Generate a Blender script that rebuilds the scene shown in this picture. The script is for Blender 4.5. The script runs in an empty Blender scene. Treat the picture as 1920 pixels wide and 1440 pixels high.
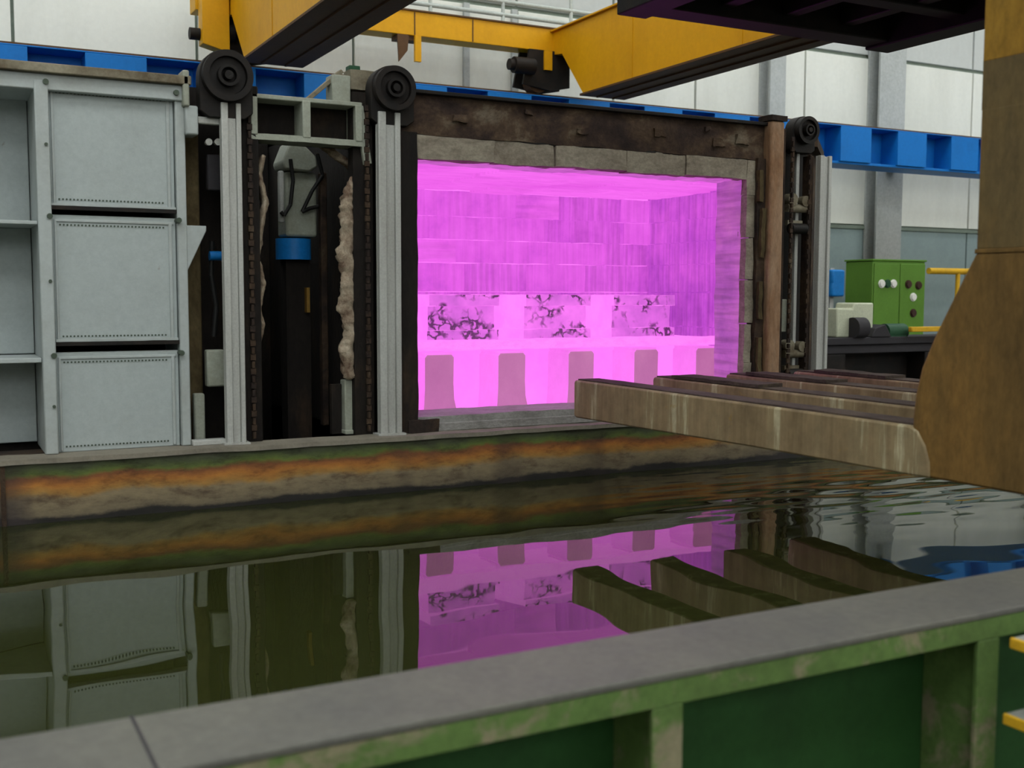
import bpy, math, random
from mathutils import Vector, Matrix, noise
random.seed(7)
R = math.radians
SC = bpy.context.scene
COL = SC.collection

# ------------------------------------------------------------------ camera
FPX = 2080.0
YAW, PITCH, ROLL, EYE = R(27.8), R(4.65), R(-0.15), 1.9
FWD = Vector((math.sin(YAW)*math.cos(PITCH), math.cos(YAW)*math.cos(PITCH), -math.sin(PITCH)))
RT0 = Vector((math.cos(YAW), -math.sin(YAW), 0)); DN0 = FWD.cross(RT0)
RT = RT0*math.cos(ROLL)+DN0*math.sin(ROLL); DN = -RT0*math.sin(ROLL)+DN0*math.cos(ROLL)
cam = bpy.data.cameras.new('camera'); camo = bpy.data.objects.new('camera', cam); COL.objects.link(camo)
cam.sensor_width = 36; cam.lens = FPX/1920*36; cam.clip_end = 200
cam.dof.use_dof = True; cam.dof.focus_distance = 9.0; cam.dof.aperture_fstop = 2.3
camo.matrix_world = Matrix(((RT.x, -DN.x, -FWD.x, 0), (RT.y, -DN.y, -FWD.y, 0), (RT.z, -DN.z, -FWD.z, EYE), (0, 0, 0, 1)))
SC.camera = camo

# ------------------------------------------------------------------ world + exposure
w = bpy.data.worlds.new('overcast_sky'); SC.world = w; w.use_nodes = True
bg = w.node_tree.nodes['Background']; bg.inputs[0].default_value = (0.94, 0.97, 0.95, 1); bg.inputs[1].default_value = 4.3
SC.view_settings.view_transform = 'Standard'; SC.view_settings.look = 'None'
SC.view_settings.exposure = 0.0; SC.view_settings.gamma = 1.0; SC.view_settings.use_curve_mapping = False

# ------------------------------------------------------------------ measuring helpers: a sight line met with a plane of the place
def sight(px, py): return FWD + RT*((px-960)/FPX) + DN*((py-720)/FPX)
def at_y(px, py, Y): d = sight(px, py); return Vector((0, 0, EYE)) + d*(Y/d.y)
def at_x(px, py, X): d = sight(px, py); return Vector((0, 0, EYE)) + d*(X/d.x)

# ------------------------------------------------------------------ mesh builder
class MB:
    def __init__(s): s.v = []; s.f = []; s.m = []; s.mi = 0
    def add(s, vs, fs):
        b = len(s.v); s.v += [Vector(p) for p in vs]
        for f in fs: s.f.append([b+i for i in f]); s.m.append(s.mi)
        return s
    def box(s, x0, x1, y0, y1, z0, z1):
        x0, x1 = sorted((x0, x1)); y0, y1 = sorted((y0, y1)); z0, z1 = sorted((z0, z1))
        return s.add([(x0,y0,z0),(x1,y0,z0),(x1,y1,z0),(x0,y1,z0),(x0,y0,z1),(x1,y0,z1),(x1,y1,z1),(x0,y1,z1)],
                     [(0,3,2,1),(4,5,6,7),(0,1,5,4),(1,2,6,5),(2,3,7,6),(3,0,4,7)])
    def rough(s, x0, x1, y0, y1, z0, z1, cell=.06, amp=.012, freq=6.0, seed=0.0):
        """a box whose skin is lumpy"""
        n = [max(1, round((b-a)/cell)) for a, b in ((x0,x1),(y0,y1),(z0,z1))]
        lo = (x0,y0,z0); hi = (x1,y1,z1); idx = {}; vs = []; fs = []
        def vert(i, j, k):
            key = (i, j, k)
            if key not in idx:
                p = Vector([lo[a]+(hi[a]-lo[a])*c/n[a] for a, c in enumerate(key)])
                q = p*freq + Vector((seed, seed*1.7, -seed))
                d = noise.noise_vector(q)*amp + noise.noise_vector(q*2.7)*amp*.5
                idx[key] = len(vs); vs.append(p+d)
            return idx[key]
        for a in range(3):
            b, c = (a+1) % 3, (a+2) % 3
            for side in (0, n[a]):
                for i in range(n[b]):
                    for j in range(n[c]):
                        q = []
                        for di, dj in ((0,0),(1,0),(1,1),(0,1)):
                            key = [0,0,0]; key[a] = side; key[b] = i+di; key[c] = j+dj; q.append(vert(*key))
                        fs.append(q if side else q[::-1])
        return s.add(vs, fs)
    def prism(s, pts, axis, a, b):
        """pts: outline in the two other axes (order x,y,z without axis)"""
        n = len(pts); vs = []
        for t in (a, b):
            for p in pts:
                q = list(p); q.insert(axis, t); vs.append(q)
        fs = [tuple(range(n))[::-1], tuple(range(n, 2*n))]
        fs += [(i, (i+1) % n, n+(i+1) % n, n+i) for i in range(n)]
        return s.add(vs, fs)
    def cyl(s, p0, p1, r0, r1=None, n=18, caps=True):
        p0, p1 = Vector(p0), Vector(p1); r1 = r0 if r1 is None else r1
        d = (p1-p0).normalized(); u = d.orthogonal().normalized(); v = d.cross(u); vs = []
        for p, r in ((p0, r0), (p1, r1)):
            for i in range(n):
                a = 2*math.pi*i/n; vs.append(p + (u*math.cos(a)+v*math.sin(a))*r)
        fs = [(i, (i+1) % n, n+(i+1) % n, n+i) for i in range(n)]
        if caps: fs += [tuple(range(n))[::-1], tuple(range(n, 2*n))]
        return s.add(vs, fs)
    def tube(s, path, r, n=10):
        for a, b in zip(path, path[1:]): s.cyl(a, b, r, n=n)
        return s
    def ring(s, c, axis, ro, ri, h, n=28):
        c = Vector(c); d = Vector(axis).normalized(); u = d.orthogonal().normalized(); v = d.cross(u); vs = []
        for (r, t) in ((ro, -h/2), (ro, h/2), (ri, h/2), (ri, -h/2)):
            for i in range(n):
                a = 2*math.pi*i/n; vs.append(c + d*t + (u*math.cos(a)+v*math.sin(a))*r)
        fs = []
        for k in range(4):
            k2 = (k+1) % 4
            fs += [(k*n+i, k*n+(i+1) % n, k2*n+(i+1) % n, k2*n+i) for i in range(n)]
        return s.add(vs, fs)
    def build(s, name, mats, parent=None, bevel=0.0, smooth=True, angle=38):
        off = parent_loc(parent) if parent else Vector((0, 0, 0))
        me = bpy.data.meshes.new(name); me.from_pydata([p-off for p in s.v], [], s.f)
        mats = mats if isinstance(mats, (list, tuple)) else [mats]
        for m in mats: me.materials.append(m)
        for p, i in zip(me.polygons, s.m): p.material_index = i
        import bmesh
        bm = bmesh.new(); bm.from_mesh(me); bmesh.ops.recalc_face_normals(bm, faces=bm.faces); bm.to_mesh(me); bm.free()
        me.update()
        if smooth:
            for p in me.polygons: p.use_smooth = True
            me.set_sharp_from_angle(angle=R(angle))
        o = bpy.data.objects.new(name, me); COL.objects.link(o)
        if parent: o.parent = parent
        if bevel:
            b = o.modifiers.new('bevel', 'BEVEL'); b.width = bevel; b.segments = 2; b.limit_method = 'ANGLE'; b.angle_limit = R(40)
        return o
def parent_loc(o):
    p = Vector(o.location)
    while o.parent: o = o.parent; p += Vector(o.location)
    return p
def tag(o, label, cat=None, group=None, kind=None):
    if label: o['label'] = label
    if cat: o['category'] = cat
    if group: o['group'] = group
    if kind: o['kind'] = kind
    return o
def thing(name, label, cat, loc, group=None):
    o = bpy.data.objects.new(name, None); COL.objects.link(o); o.location = loc; o.empty_display_size = .2
    return tag(o, label, cat, group)
def struct(o): o['kind'] = 'structure'; return o
def share(o, loc_off, parent):
    c = o.copy(); COL.objects.link(c); c.parent = parent; c.location = Vector(o.location)+Vector(loc_off); return c

# ------------------------------------------------------------------ materials
def lin(r, g, b):
    f = lambda c: (c/255/12.92) if c/255 <= .04045 else ((c/255+.055)/1.055)**2.4
    return (f(r), f(g), f(b), 1)
class NT:
    def __init__(s, name):
        s.mat = bpy.data.materials.new(name); s.mat.use_nodes = True; s.t = s.mat.node_tree
        s.b = s.t.nodes['Principled BSDF']
    def n(s, typ, **kw):
        o = s.t.nodes.new(typ)
        for k, v in kw.items(): setattr(o, k, v)
        return o
    def l(s, a, b): s.t.links.new(a, b)
    def pos(s, scale=(1,1,1)):
        g = s.n('ShaderNodeNewGeometry'); m = s.n('ShaderNodeMapping'); m.inputs['Scale'].default_value = scale
        s.l(g.outputs['Position'], m.inputs['Vector']); return m.outputs['Vector']
    def noise(s, scale, detail=6, rough=.6, stretch=(1,1,1), dist=0.0):
        o = s.n('ShaderNodeTexNoise'); o.inputs['Scale'].default_value = scale; o.inputs['Detail'].default_value = detail
        o.inputs['Roughness'].default_value = rough; o.inputs['Distortion'].default_value = dist
        s.l(s.pos(stretch), o.inputs['Vector']); return o.outputs['Fac']
    def ramp(s, fac, stops, interp='LINEAR'):
        o = s.n('ShaderNodeValToRGB'); o.color_ramp.interpolation = interp; e = o.color_ramp.elements
        while len(e) < len(stops): e.new(.5)
        for x, (p, c) in zip(e, stops): x.position = p; x.color = c if len(c) == 4 else (*c, 1)
        s.l(fac, o.inputs['Fac']); return o.outputs['Color']
    def mix(s, fac, a, b, mode='MIX'):
        o = s.n('ShaderNodeMix', data_type='RGBA', blend_type=mode)
        for k, v in ((0, fac), (6, a), (7, b)):
            if hasattr(v, 'links'): s.l(v, o.inputs[k])
            else: o.inputs[k].default_value = v
        return o.outputs[2]
    def bump(s, h, strength=.3, dist=.01):
        o = s.n('ShaderNodeBump'); o.inputs['Strength'].default_value = strength; o.inputs['Distance'].default_value = dist
        s.l(h, o.inputs['Height']); s.l(o.outputs['Normal'], s.b.inputs['Normal'])
W0, W1 = (0,0,0,1), (1,1,1,1)
def paint(name, base, dirt=None, amt=.35, scale=3.0, rough=.55, metal=0.0, stretch=(1,1,1), fine=.12, thr=(.45,.75), bump=.15, rust=None, rust_thr=(.62,.72)):
    m = NT(name); dirt = dirt or tuple(c*.45 for c in base[:3])+(1,)
    big = m.noise(scale, 7, .65, stretch)
    f = m.ramp(big, [(thr[0], W0), (thr[1], (amt,amt,amt,1))])
    c = m.mix(f, base, dirt)
    if rust is not None:
        rf = m.ramp(m.noise(scale*1.7+.3, 8, .7, stretch, .4), [(rust_thr[0], W0), (rust_thr[1], W1)])
        c = m.mix(rf, c, rust)
    fi = m.noise(scale*14, 4, .7)
    g = m.ramp(fi, [(.3, (1-fine,)*3), (.7, (1+fine,)*3)])
    c = m.mix(1.0, c, g, 'MULTIPLY')
    m.l(c, m.b.inputs['Base Color']); m.b.inputs['Roughness'].default_value = rough; m.b.inputs['Metallic'].default_value = metal; m.b.inputs['Specular IOR Level'].default_value = .2
    if bump: m.bump(fi, bump, .006)
    return m.mat
def rusty(name, stops, scale=4.0, stretch=(1,1,1), rough=.85, bump=.5, dist=.3):
    m = NT(name)
    f = m.noise(scale, 9, .68, stretch, dist); fi = m.noise(scale*11, 5, .7, stretch)
    c = m.ramp(f, stops); c = m.mix(1.0, c, m.ramp(fi, [(.3, (.75,)*3), (.7, (1.2,)*3)]), 'MULTIPLY')
    m.l(c, m.b.inputs['Base Color']); m.b.inputs['Roughness'].default_value = rough; m.b.inputs['Specular IOR Level'].default_value = .2
    m.bump(fi, bump, .01)
    return m.mat
def hot(name, stops, scale=2.0, stretch=(1,1,1), strength=1.0, stripes=None, detail=6, rough=.7):
    """glowing material: it is hot and gives off the light itself"""
    m = NT(name); f = m.noise(scale, detail, rough, stretch)
    c = m.ramp(f, stops)
    if stripes:
        st = m.noise(stripes[0], 3, .6, stripes[1]); g = m.ramp(st, [(.36, (stripes[2],)*3), (.62, (1,1,1))])
        c = m.mix(1.0, c, g, 'MULTIPLY')
    m.b.inputs['Base Color'].default_value = (.12,.09,.11,1); m.b.inputs['Roughness'].default_value = .95
    m.b.inputs['Specular IOR Level'].default_value = 0.1
    m.l(c, m.b.inputs['Emission Color']); m.b.inputs['Emission Strength'].default_value = strength
    m.bump(m.noise(scale*9, 4, .7, stretch), .4, .01)
    return m.mat

M = {}
M['wall_white'] = paint('wall_white', (.76,.77,.71,1), (.50,.51,.45,1), .45, .9, .8, stretch=(1,1,.25), fine=.03, bump=.05)
M['wall_upper'] = paint('wall_upper', (.55,.57,.55,1), (.40,.42,.40,1), .35, .9, .8, stretch=(1,1,.3), fine=.03, bump=.05)
M['wall_dado'] = paint('wall_dado', (.29,.37,.37,1), (.2,.26,.27,1), .4, 1.2, .7, fine=.04, bump=.05)
M['wall_core'] = paint('wall_core', (.20,.24,.20,1), rough=.9)
M['column_grey'] = paint('column_grey', (.42,.44,.43,1), (.25,.27,.25,1), .4, 1.5, .6)
M['hall_wall'] = paint('hall_wall', (.5,.5,.46,1), (.3,.3,.27,1), .4, .6, .85, bump=.05)
M['roof'] = paint('roof', (.34,.34,.32,1), (.2,.2,.19,1), .4, .8, .85, bump=.05)
M['floor'] = paint('floor', (.10,.095,.085,1), (.045,.043,.04,1), .8, 1.3, .75, bump=.3)
M['grey_paint'] = paint('grey_paint', (.37,.41,.41,1), (.22,.22,.18,1), .45, 2.2, .55, fine=.06, rust=(.20,.13,.06,1), rust_thr=(.72,.80))
M['grey_panel'] = paint('grey_panel', (.35,.395,.395,1), (.25,.27,.25,1), .35, 2.0, .55, fine=.07, rust=(.22,.20,.15,1), rust_thr=(.66,.73))
M['grey_steel'] = paint('grey_steel', (.40,.41,.39,1), (.22,.21,.18,1), .5, 5.0, .5, fine=.12, stretch=(1,1,.15))
M['pale_steel'] = paint('pale_steel', (.29,.31,.26,1), (.15,.145,.10,1), .6, 4.0, .6)
M['dirty_cap'] = paint('dirty_cap', (.25,.23,.17,1), (.08,.06,.035,1), .9, 3.5, .8, thr=(.35,.6))
M['bolt'] = paint('bolt', (.06,.08,.06,1), rough=.5)
M['black_steel'] = paint('black_steel', (.009,.008,.0075,1), (.024,.016,.011,1), .8, 5, .6, bump=.3)
M['dark_rust'] = rusty('dark_rust', [(.25,(.010,.008,.008)),(.45,(.026,.018,.015)),(.58,(.055,.035,.022)),(.75,(.10,.08,.055))], 3.5)
M['lintel_rust'] = rusty('lintel_rust', [(.3,(.016,.010,.010)),(.46,(.035,.022,.017)),(.56,(.07,.045,.028)),(.68,(.15,.125,.09)),(.8,(.10,.05,.02))], 2.6, (1,1,1.3))
M['gap_dark'] = rusty('gap_dark', [(.3,(.006,.005,.005)),(.55,(.014,.011,.009)),(.75,(.04,.025,.015))], 3, (1,1,.4))
M['olive_plate'] = rusty('olive_plate', [(.3,(.02,.016,.008)),(.5,(.075,.055,.025)),(.7,(.15,.12,.06))], 3, (1,1,.5))
M['tan_post'] = rusty('tan_post', [(.28,(.17,.08,.035)),(.45,(.24,.14,.08)),(.6,(.30,.20,.13)),(.78,(.30,.25,.16))], 1.6, (2,2,.7))
M['lining_tan'] = rusty('lining_tan', [(.25,(.13,.10,.07)),(.45,(.22,.19,.15)),(.6,(.30,.27,.21)),(.78,(.36,.33,.27))], 3.0, (1,1,1.6))
M['wool'] = rusty('wool', [(.28,(.06,.035,.02)),(.40,(.15,.10,.07)),(.56,(.32,.26,.19)),(.78,(.44,.39,.31))], 8.0)
M['sill'] = rusty('sill', [(.25,(.12,.115,.105)),(.5,(.24,.235,.225)),(.75,(.32,.32,.31))], 3.0, (1,2,2), .6)
M['flange_grey'] = paint('flange_grey', (.118,.117,.10,1), (.08,.08,.078,1), .7, 2.2, .55, fine=.14, thr=(.35,.7), bump=.2)
M['rim_tan'] = paint('rim_tan', (.22,.20,.16,1), (.10,.09,.075,1), .7, 4, .7)
M['tank_green'] = paint('tank_green', (.095,.165,.045,1), (.05,.075,.025,1), .7, 2.4, .6, fine=.15, rust=(.21,.195,.12,1), rust_thr=(.50,.60))
M['tank_green_shaded'] = paint('tank_green_shaded', (.020,.072,.018,1), (.012,.032,.011,1), .7, 1.6, .6, fine=.12)  # darker copy of the tank green, shade below the lip put into the colour
M['fork_rust'] = rusty('fork_rust', [(.25,(.09,.055,.018)),(.45,(.145,.085,.025)),(.6,(.19,.105,.028)),(.78,(.13,.10,.045))], 1.8, (1,1.4,.6), .8, .4)
M['mast_band'] = rusty('mast_band', [(.25,(.075,.055,.028)),(.5,(.12,.085,.035)),(.75,(.17,.10,.03))], 1.6, (1,1.4,.6), .8, .4)
M['mast_yellow'] = rusty('mast_yellow', [(.25,(.20,.10,.012)),(.5,(.27,.15,.02)),(.75,(.2,.12,.03))], 1.6, (1,1.4,.6), .8, .4)
M['crane_yellow'] = paint('crane_yellow', (.66,.33,.004,1), (.44,.20,.004,1), .5, 1.2, .45, stretch=(1,1,.4), fine=.05, bump=.05)
M['crane_dark'] = paint('crane_dark', (.10,.05,.02,1), (.05,.03,.02,1), .6, 2, .6)
M['rail_grey'] = paint('rail_grey', (.42,.46,.44,1), rough=.5)
M['beam_blue'] = paint('beam_blue', (.006,.165,.54,1), (.006,.11,.37,1), .5, 1.6, .5, fine=.05, bump=.05)
M['cab_green'] = paint('cab_green', (.10,.22,.03,1), (.07,.15,.02,1), .5, 2, .5, fine=.05)
M['cream'] = paint('cream', (.50,.53,.40,1), rough=.5)
M['dark_green'] = paint('dark_green', (.02,.07,.035,1), rough=.5)
M['machine_dark'] = paint('machine_dark', (.03,.028,.032,1), rough=.6)
M['blue_box'] = paint('blue_box', (.01,.17,.5,1), rough=.4)
M['safety_yellow'] = paint('safety_yellow', (.62,.36,.02,1), (.35,.2,.02,1), .5, 6, .5)
M['lamp_white'] = paint('lamp_white', (.72,.72,.68,1), rough=.3)
M['lamp_dark'] = paint('lamp_dark', (.05,.025,.02,1), rough=.4)
M['tread_grey'] = paint('tread_grey', (.26,.27,.25,1), (.1,.1,.1,1), .6, 9, .6)
M['cable_black'] = paint('cable_black', (.012,.012,.012,1), rough=.45)

# glowing furnace inside
PK = (.80,.115,.78)
M['hot_back'] = hot('hot_back', [(.28,(.40,.05,.52)),(.5,(.70,.10,.72)),(.72,(.84,.14,.84))], .9, (1,1,1), 1.0, (7, (3,3,.12), .86))
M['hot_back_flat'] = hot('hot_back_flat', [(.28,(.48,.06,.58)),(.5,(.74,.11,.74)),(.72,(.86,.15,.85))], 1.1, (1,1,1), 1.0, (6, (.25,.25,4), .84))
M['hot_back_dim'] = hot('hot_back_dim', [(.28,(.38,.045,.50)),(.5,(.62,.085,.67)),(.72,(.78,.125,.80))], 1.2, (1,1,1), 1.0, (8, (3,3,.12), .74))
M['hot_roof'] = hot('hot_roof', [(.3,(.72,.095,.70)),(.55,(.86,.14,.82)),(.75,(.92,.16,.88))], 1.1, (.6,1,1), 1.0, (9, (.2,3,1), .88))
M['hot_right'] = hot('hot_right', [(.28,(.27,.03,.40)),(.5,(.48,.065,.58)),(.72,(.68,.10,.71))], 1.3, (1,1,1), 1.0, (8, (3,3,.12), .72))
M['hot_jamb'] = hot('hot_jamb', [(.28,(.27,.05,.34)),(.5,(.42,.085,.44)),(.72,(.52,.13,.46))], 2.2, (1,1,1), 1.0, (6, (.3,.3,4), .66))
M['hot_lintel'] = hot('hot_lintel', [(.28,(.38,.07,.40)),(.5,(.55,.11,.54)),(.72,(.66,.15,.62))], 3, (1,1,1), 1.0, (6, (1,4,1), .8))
M['hot_bed'] = hot('hot_bed', [(.3,(.92,.17,.88)),(.6,(1.0,.22,.95))], 1.2)
M['hot_slab'] = hot('hot_slab', [(.3,(.95,.17,.88)),(.5,(1.0,.22,.92)),(.75,(1.0,.23,.95))], 9, (1,1,2))
M['hot_steel'] = hot('hot_steel', [(.3,(.92,.17,.88)),(.6,(1.0,.23,.96))], 3)
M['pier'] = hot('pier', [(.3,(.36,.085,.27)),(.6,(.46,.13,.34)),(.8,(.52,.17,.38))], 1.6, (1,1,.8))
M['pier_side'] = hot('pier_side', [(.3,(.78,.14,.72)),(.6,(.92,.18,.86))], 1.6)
def scale_mat():
    m = NT('scaled_steel')
    a = m.noise(9, 6, .7, (1,1,1), .6); b = m.noise(2.6, 4, .6)
    base = m.ramp(b, [(.3,(.46,.085,.52)),(.5,(.72,.13,.74)),(.72,(.96,.19,.92))])
    v = m.n('ShaderNodeTexVoronoi', feature='DISTANCE_TO_EDGE'); v.inputs['Scale'].default_value = 11
    d = m.n('ShaderNodeMapping'); 
    mixv = m.mix(.10, m.pos(), None) if False else m.pos()
    nv = m.n('ShaderNodeTexNoise'); nv.inputs['Scale'].default_value = 11; nv.inputs['Detail'].default_value = 4; m.l(m.pos(), nv.inputs['Vector'])
    ad = m.n('ShaderNodeVectorMath', operation='MULTIPLY_ADD'); m.l(nv.outputs['Color'], ad.inputs[0]); ad.inputs[1].default_value = (.14,.14,.14); m.l(m.pos(), ad.inputs[2])
    m.l(ad.outputs[0], v.inputs['Vector'])
    line = m.ramp(v.outputs['Distance'], [(.06, W1), (.15, W0)])
    where = m.ramp(m.noise(3.6, 3, .5), [(.50, W0), (.57, W1)])
    fac = m.mix(1.0, line, where, 'MULTIPLY')
    spots = m.ramp(a, [(.66, W0), (.70, (.8,.8,.8,1))])
    fac = m.mix(1.0, fac, spots, 'ADD')
    c = m.mix(fac, base, (.07,.012,.085,1))
    m.b.inputs['Base Color'].default_value = (.10,.07,.09,1); m.b.inputs['Roughness'].default_value = .95; m.b.inputs['Specular IOR Level'].default_value = .1
    m.l(c, m.b.inputs['Emission Color']); m.b.inputs['Emission Strength'].default_value = 1.0
    return m.mat
M['scaled'] = scale_mat()

def far_wall_mat():
    """old paint, rust and lime bands that follow the height of the liquid"""
    m = NT('tank_far_wall')
    g = m.n('ShaderNodeNewGeometry'); s = m.n('ShaderNodeSeparateXYZ'); m.l(g.outputs['Position'], s.inputs[0])
    n1 = m.noise(2.2, 7, .65, (1,1,1.5)); n2 = m.noise(7, 6, .7, (.6,1,1.6))
    zz = m.n('ShaderNodeMath', operation='MULTIPLY_ADD'); m.l(n1, zz.inputs[0]); zz.inputs[1].default_value = .13; m.l(s.outputs['Z'], zz.inputs[2])
    mr = m.n('ShaderNodeMapRange'); m.l(zz.outputs[0], mr.inputs['Value']); mr.inputs['From Min'].default_value = .565; mr.inputs['From Max'].default_value = .985
    c = m.ramp(mr.outputs[0], [(.05,(.006,.005,.005)),(.19,(.012,.010,.009)),(.235,(.13,.105,.065)),(.45,(.20,.155,.09)),(.52,(.29,.155,.038)),(.62,(.33,.13,.022)),(.72,(.16,.055,.018)),(.78,(.085,.12,.022)),(.88,(.06,.075,.035)),(.97,(.07,.07,.05))])
    d = m.ramp(n2, [(.32,(.40,.34,.32)),(.48,(.95,.95,.95)),(.66,(1.3,1.3,1.25))]); c = m.mix(1.0, c, d, 'MULTIPLY')
    dark = m.ramp(m.noise(1.1, 3, .5, (1,1,.2)), [(.58,W0),(.66,(.75,.75,.75,1))]); c = m.mix(dark, c, (.03,.022,.022,1))
    m.l(c, m.b.inputs['Base Color']); m.b.inputs['Roughness'].default_value = .8; m.bump(n2, .4, .01)
    return m.mat
M['far_wall'] = far_wall_mat()
def tine_mat():
    m = NT('fork_tine')
    st = m.noise(5, 6, .7, (1,1.4,.12)); n2 = m.noise(8, 6, .7)
    c = m.ramp(st, [(.3,(.15,.105,.048)),(.48,(.23,.165,.085)),(.58,(.26,.20,.105)),(.64,(.44,.39,.25)),(.70,(.25,.19,.10))])
    y = m.ramp(m.noise(3.2, 7, .75, (1,1,1.4), .8), [(.64,W0),(.70,(.8,.8,.8,1))]); c = m.mix(y, c, (.30,.19,.04,1))
    c = m.mix(1.0, c, m.ramp(n2, [(.3,(.75,.75,.75)),(.7,(1.15,1.15,1.15))]), 'MULTIPLY')
    m.l(c, m.b.inputs['Base Color']); m.b.inputs['Roughness'].default_value = .75; m.bump(n2, .35, .008)
    return m.mat
M['tine'] = tine_mat()
M['tine_top'] = rusty('tine_top', [(.25,(.03,.022,.02)),(.5,(.065,.048,.038)),(.75,(.11,.085,.06))], 5)
def water_mat():
    m = NT('quench_water')
    m.b.inputs['Base Color'].default_value = (.020,.024,.006,1); m.b.inputs['Roughness'].default_value = .015
    m.b.inputs['IOR'].default_value = 1.56; m.b.inputs['Specular Tint'].default_value = (.93,1.0,.74,1)
    return m.mat
M['water'] = water_mat()

# ================================================================== SETTING
HX0, HX1, HY0, HY1, HZ = -8.0, 25.0, -9.0, 15.0, 9.0
struct(MB().box(HX0, HX1, HY0, HY1, -.3, 0).build('floor', M['floor']))
struct(MB().box(HX0-.3, HX0, HY0, HY1, 0, HZ).build('wall_left', M['hall_wall']))
struct(MB().box(HX1, HX1+.3, HY0, HY1, 0, HZ).build('wall_right', M['hall_wall']))
fw = MB(); fw.box(HX0, HX1, HY0-.3, HY0, 0, 5.0); fw.box(HX0, HX1, HY0-.3, HY0, 8.7, HZ)
for k in range(7): fw.box(HX0+5.4*k-.2, HX0+5.4*k+.4, HY0-.3, HY0, 5.0, 8.7)
struct(fw.build('wall_front', M['hall_wall']))
for k in range(6):  # windows out of view, added to throw light on the front faces
    wf = MB()
    for j in range(6): wf.box(HX0+.4+5.4*k+.96*j-.03, HX0+.4+5.4*k+.96*j+.03, HY0-.2, HY0-.12, 5.0, 8.7)
    for z in (5.05, 6.25, 7.45, 8.65): wf.box(HX0+.4+5.4*k, HX0+5.2+5.4*k, HY0-.2, HY0-.12, z-.03, z+.03)
    struct(wf.build('window_unseen_%d' % (k+1), M['column_grey']))
wb = struct(MB().box(HX0, HX1, HY1+.06, HY1+.4, 0, HZ).build('wall_back', M['wall_core']))
# unseen roof sheet, its long open rooflights placed to steer the daylight
ceil = MB()
for y0, y1 in ((-9.3, -4.6), (-.8, 1.4), (4.6, 10.2), (12.9, 15.4)): ceil.box(HX0-.3, HX1+.3, y0, y1, HZ, HZ+.15)
for x in range(-8, 26, 4): ceil.box(x-.06, x+.06, -9.3, 15.4, HZ-.02, HZ+.17)
struct(ceil.build('ceiling', M['roof']))
# cladding panels and columns of the back wall
WY = HY1
joints = [-8, -4.6, -1.6, 1.05, 3.25, 5.4, 7.15, 7.98, 9.7, 11.3, 12.75, 13.65, 15.2, 15.7, 17.85, 20, 22.5, 25]
for a, b in zip(joints, joints[1:]):
    MB().box(a+.02, b-.02, WY, WY+.08, 3.17, 6.12).build('wall_panel', M['wall_white'], wb, .008)
    MB().box(a+.02, b-.02, WY+.02, WY+.08, 0, 3.11).build('dado_panel', M['wall_dado'], wb, .008)
    MB().box(a+.02, b-.02, WY+.015, WY+.08, 6.19, HZ).build('upper_panel', M['wall_upper'], wb, .008)
MB().box(HX0, HX1, WY-.03, WY+.06, 3.09, 3.15).build('dado_rail', M['wall_core'], wb)
for x0, x1 in ((12.62, 12.95), (15.12, 15.75), (-3.2, -2.7), (19.8, 20.4)):
    c = MB(); c.box(x0, x1, WY-.30, WY-.26, 0, HZ); c.box(x0, x1, WY-.04, WY, 0, HZ); c.box((x0+x1)/2-.03, (x0+x1)/2+.03, WY-.26, WY-.04, 0, HZ)
    c.box(x0-.05, x1+.05, WY-.34, WY+.0, 0, .06)
    c.build('column', M['column_grey'], wb)
for px, y0, y1 in ((875, 85, 150), (965, 92, 152)):
    p = at_y(px, y0, WY-.05); q = at_y(px, y1, WY-.05)
    MB().box(p.x-.045, p.x+.045, WY-.06, WY-.005, 3.17, 6.12).build('wall_conduit', M['column_grey'], wb)

# ================================================================== BLUE RUNWAY BEAM
BY = 13.54
rb = thing('crane_runway_beam', 'long blue steel crane runway beam with box stiffeners in front of the white wall', 'beam', (5, BY+.25, 4.01))
MB().box(-8, 25, BY-.005, BY+.6, 4.60, 4.617).build('top_flange', M['beam_blue'], rb, .005)
MB().box(-8, 25, BY+.04, BY+.6, 4.01, 4.05).build('bottom_flange', M['beam_blue'], rb, .005)
MB().box(-8, 25, BY+.37, BY+.41, 4.05, 4.60).build('web', M['beam_blue'], rb)
MB().box(-8, 25, BY+.21, BY+.29, 4.617, 4.68).build('rail', M['crane_dark'], rb)
first = None
for k in range(-6, 18):
    x0 = .42+1.268*k
    if first is None:
        first = MB().box(x0, x0+.668, BY-.005, BY+.37, 4.045, 4.60).build('stiffener_box', M['beam_blue'], rb, .005)
    else: share(first, (1.268*(k+6), 0, 0), rb)
for x in (15.43, -2.95, 20.1):
    MB().box(x-.1, x+.1, BY+.41, HY1-.30, 4.1, 4.5).build('bracket', M['beam_blue'], rb)

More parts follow.
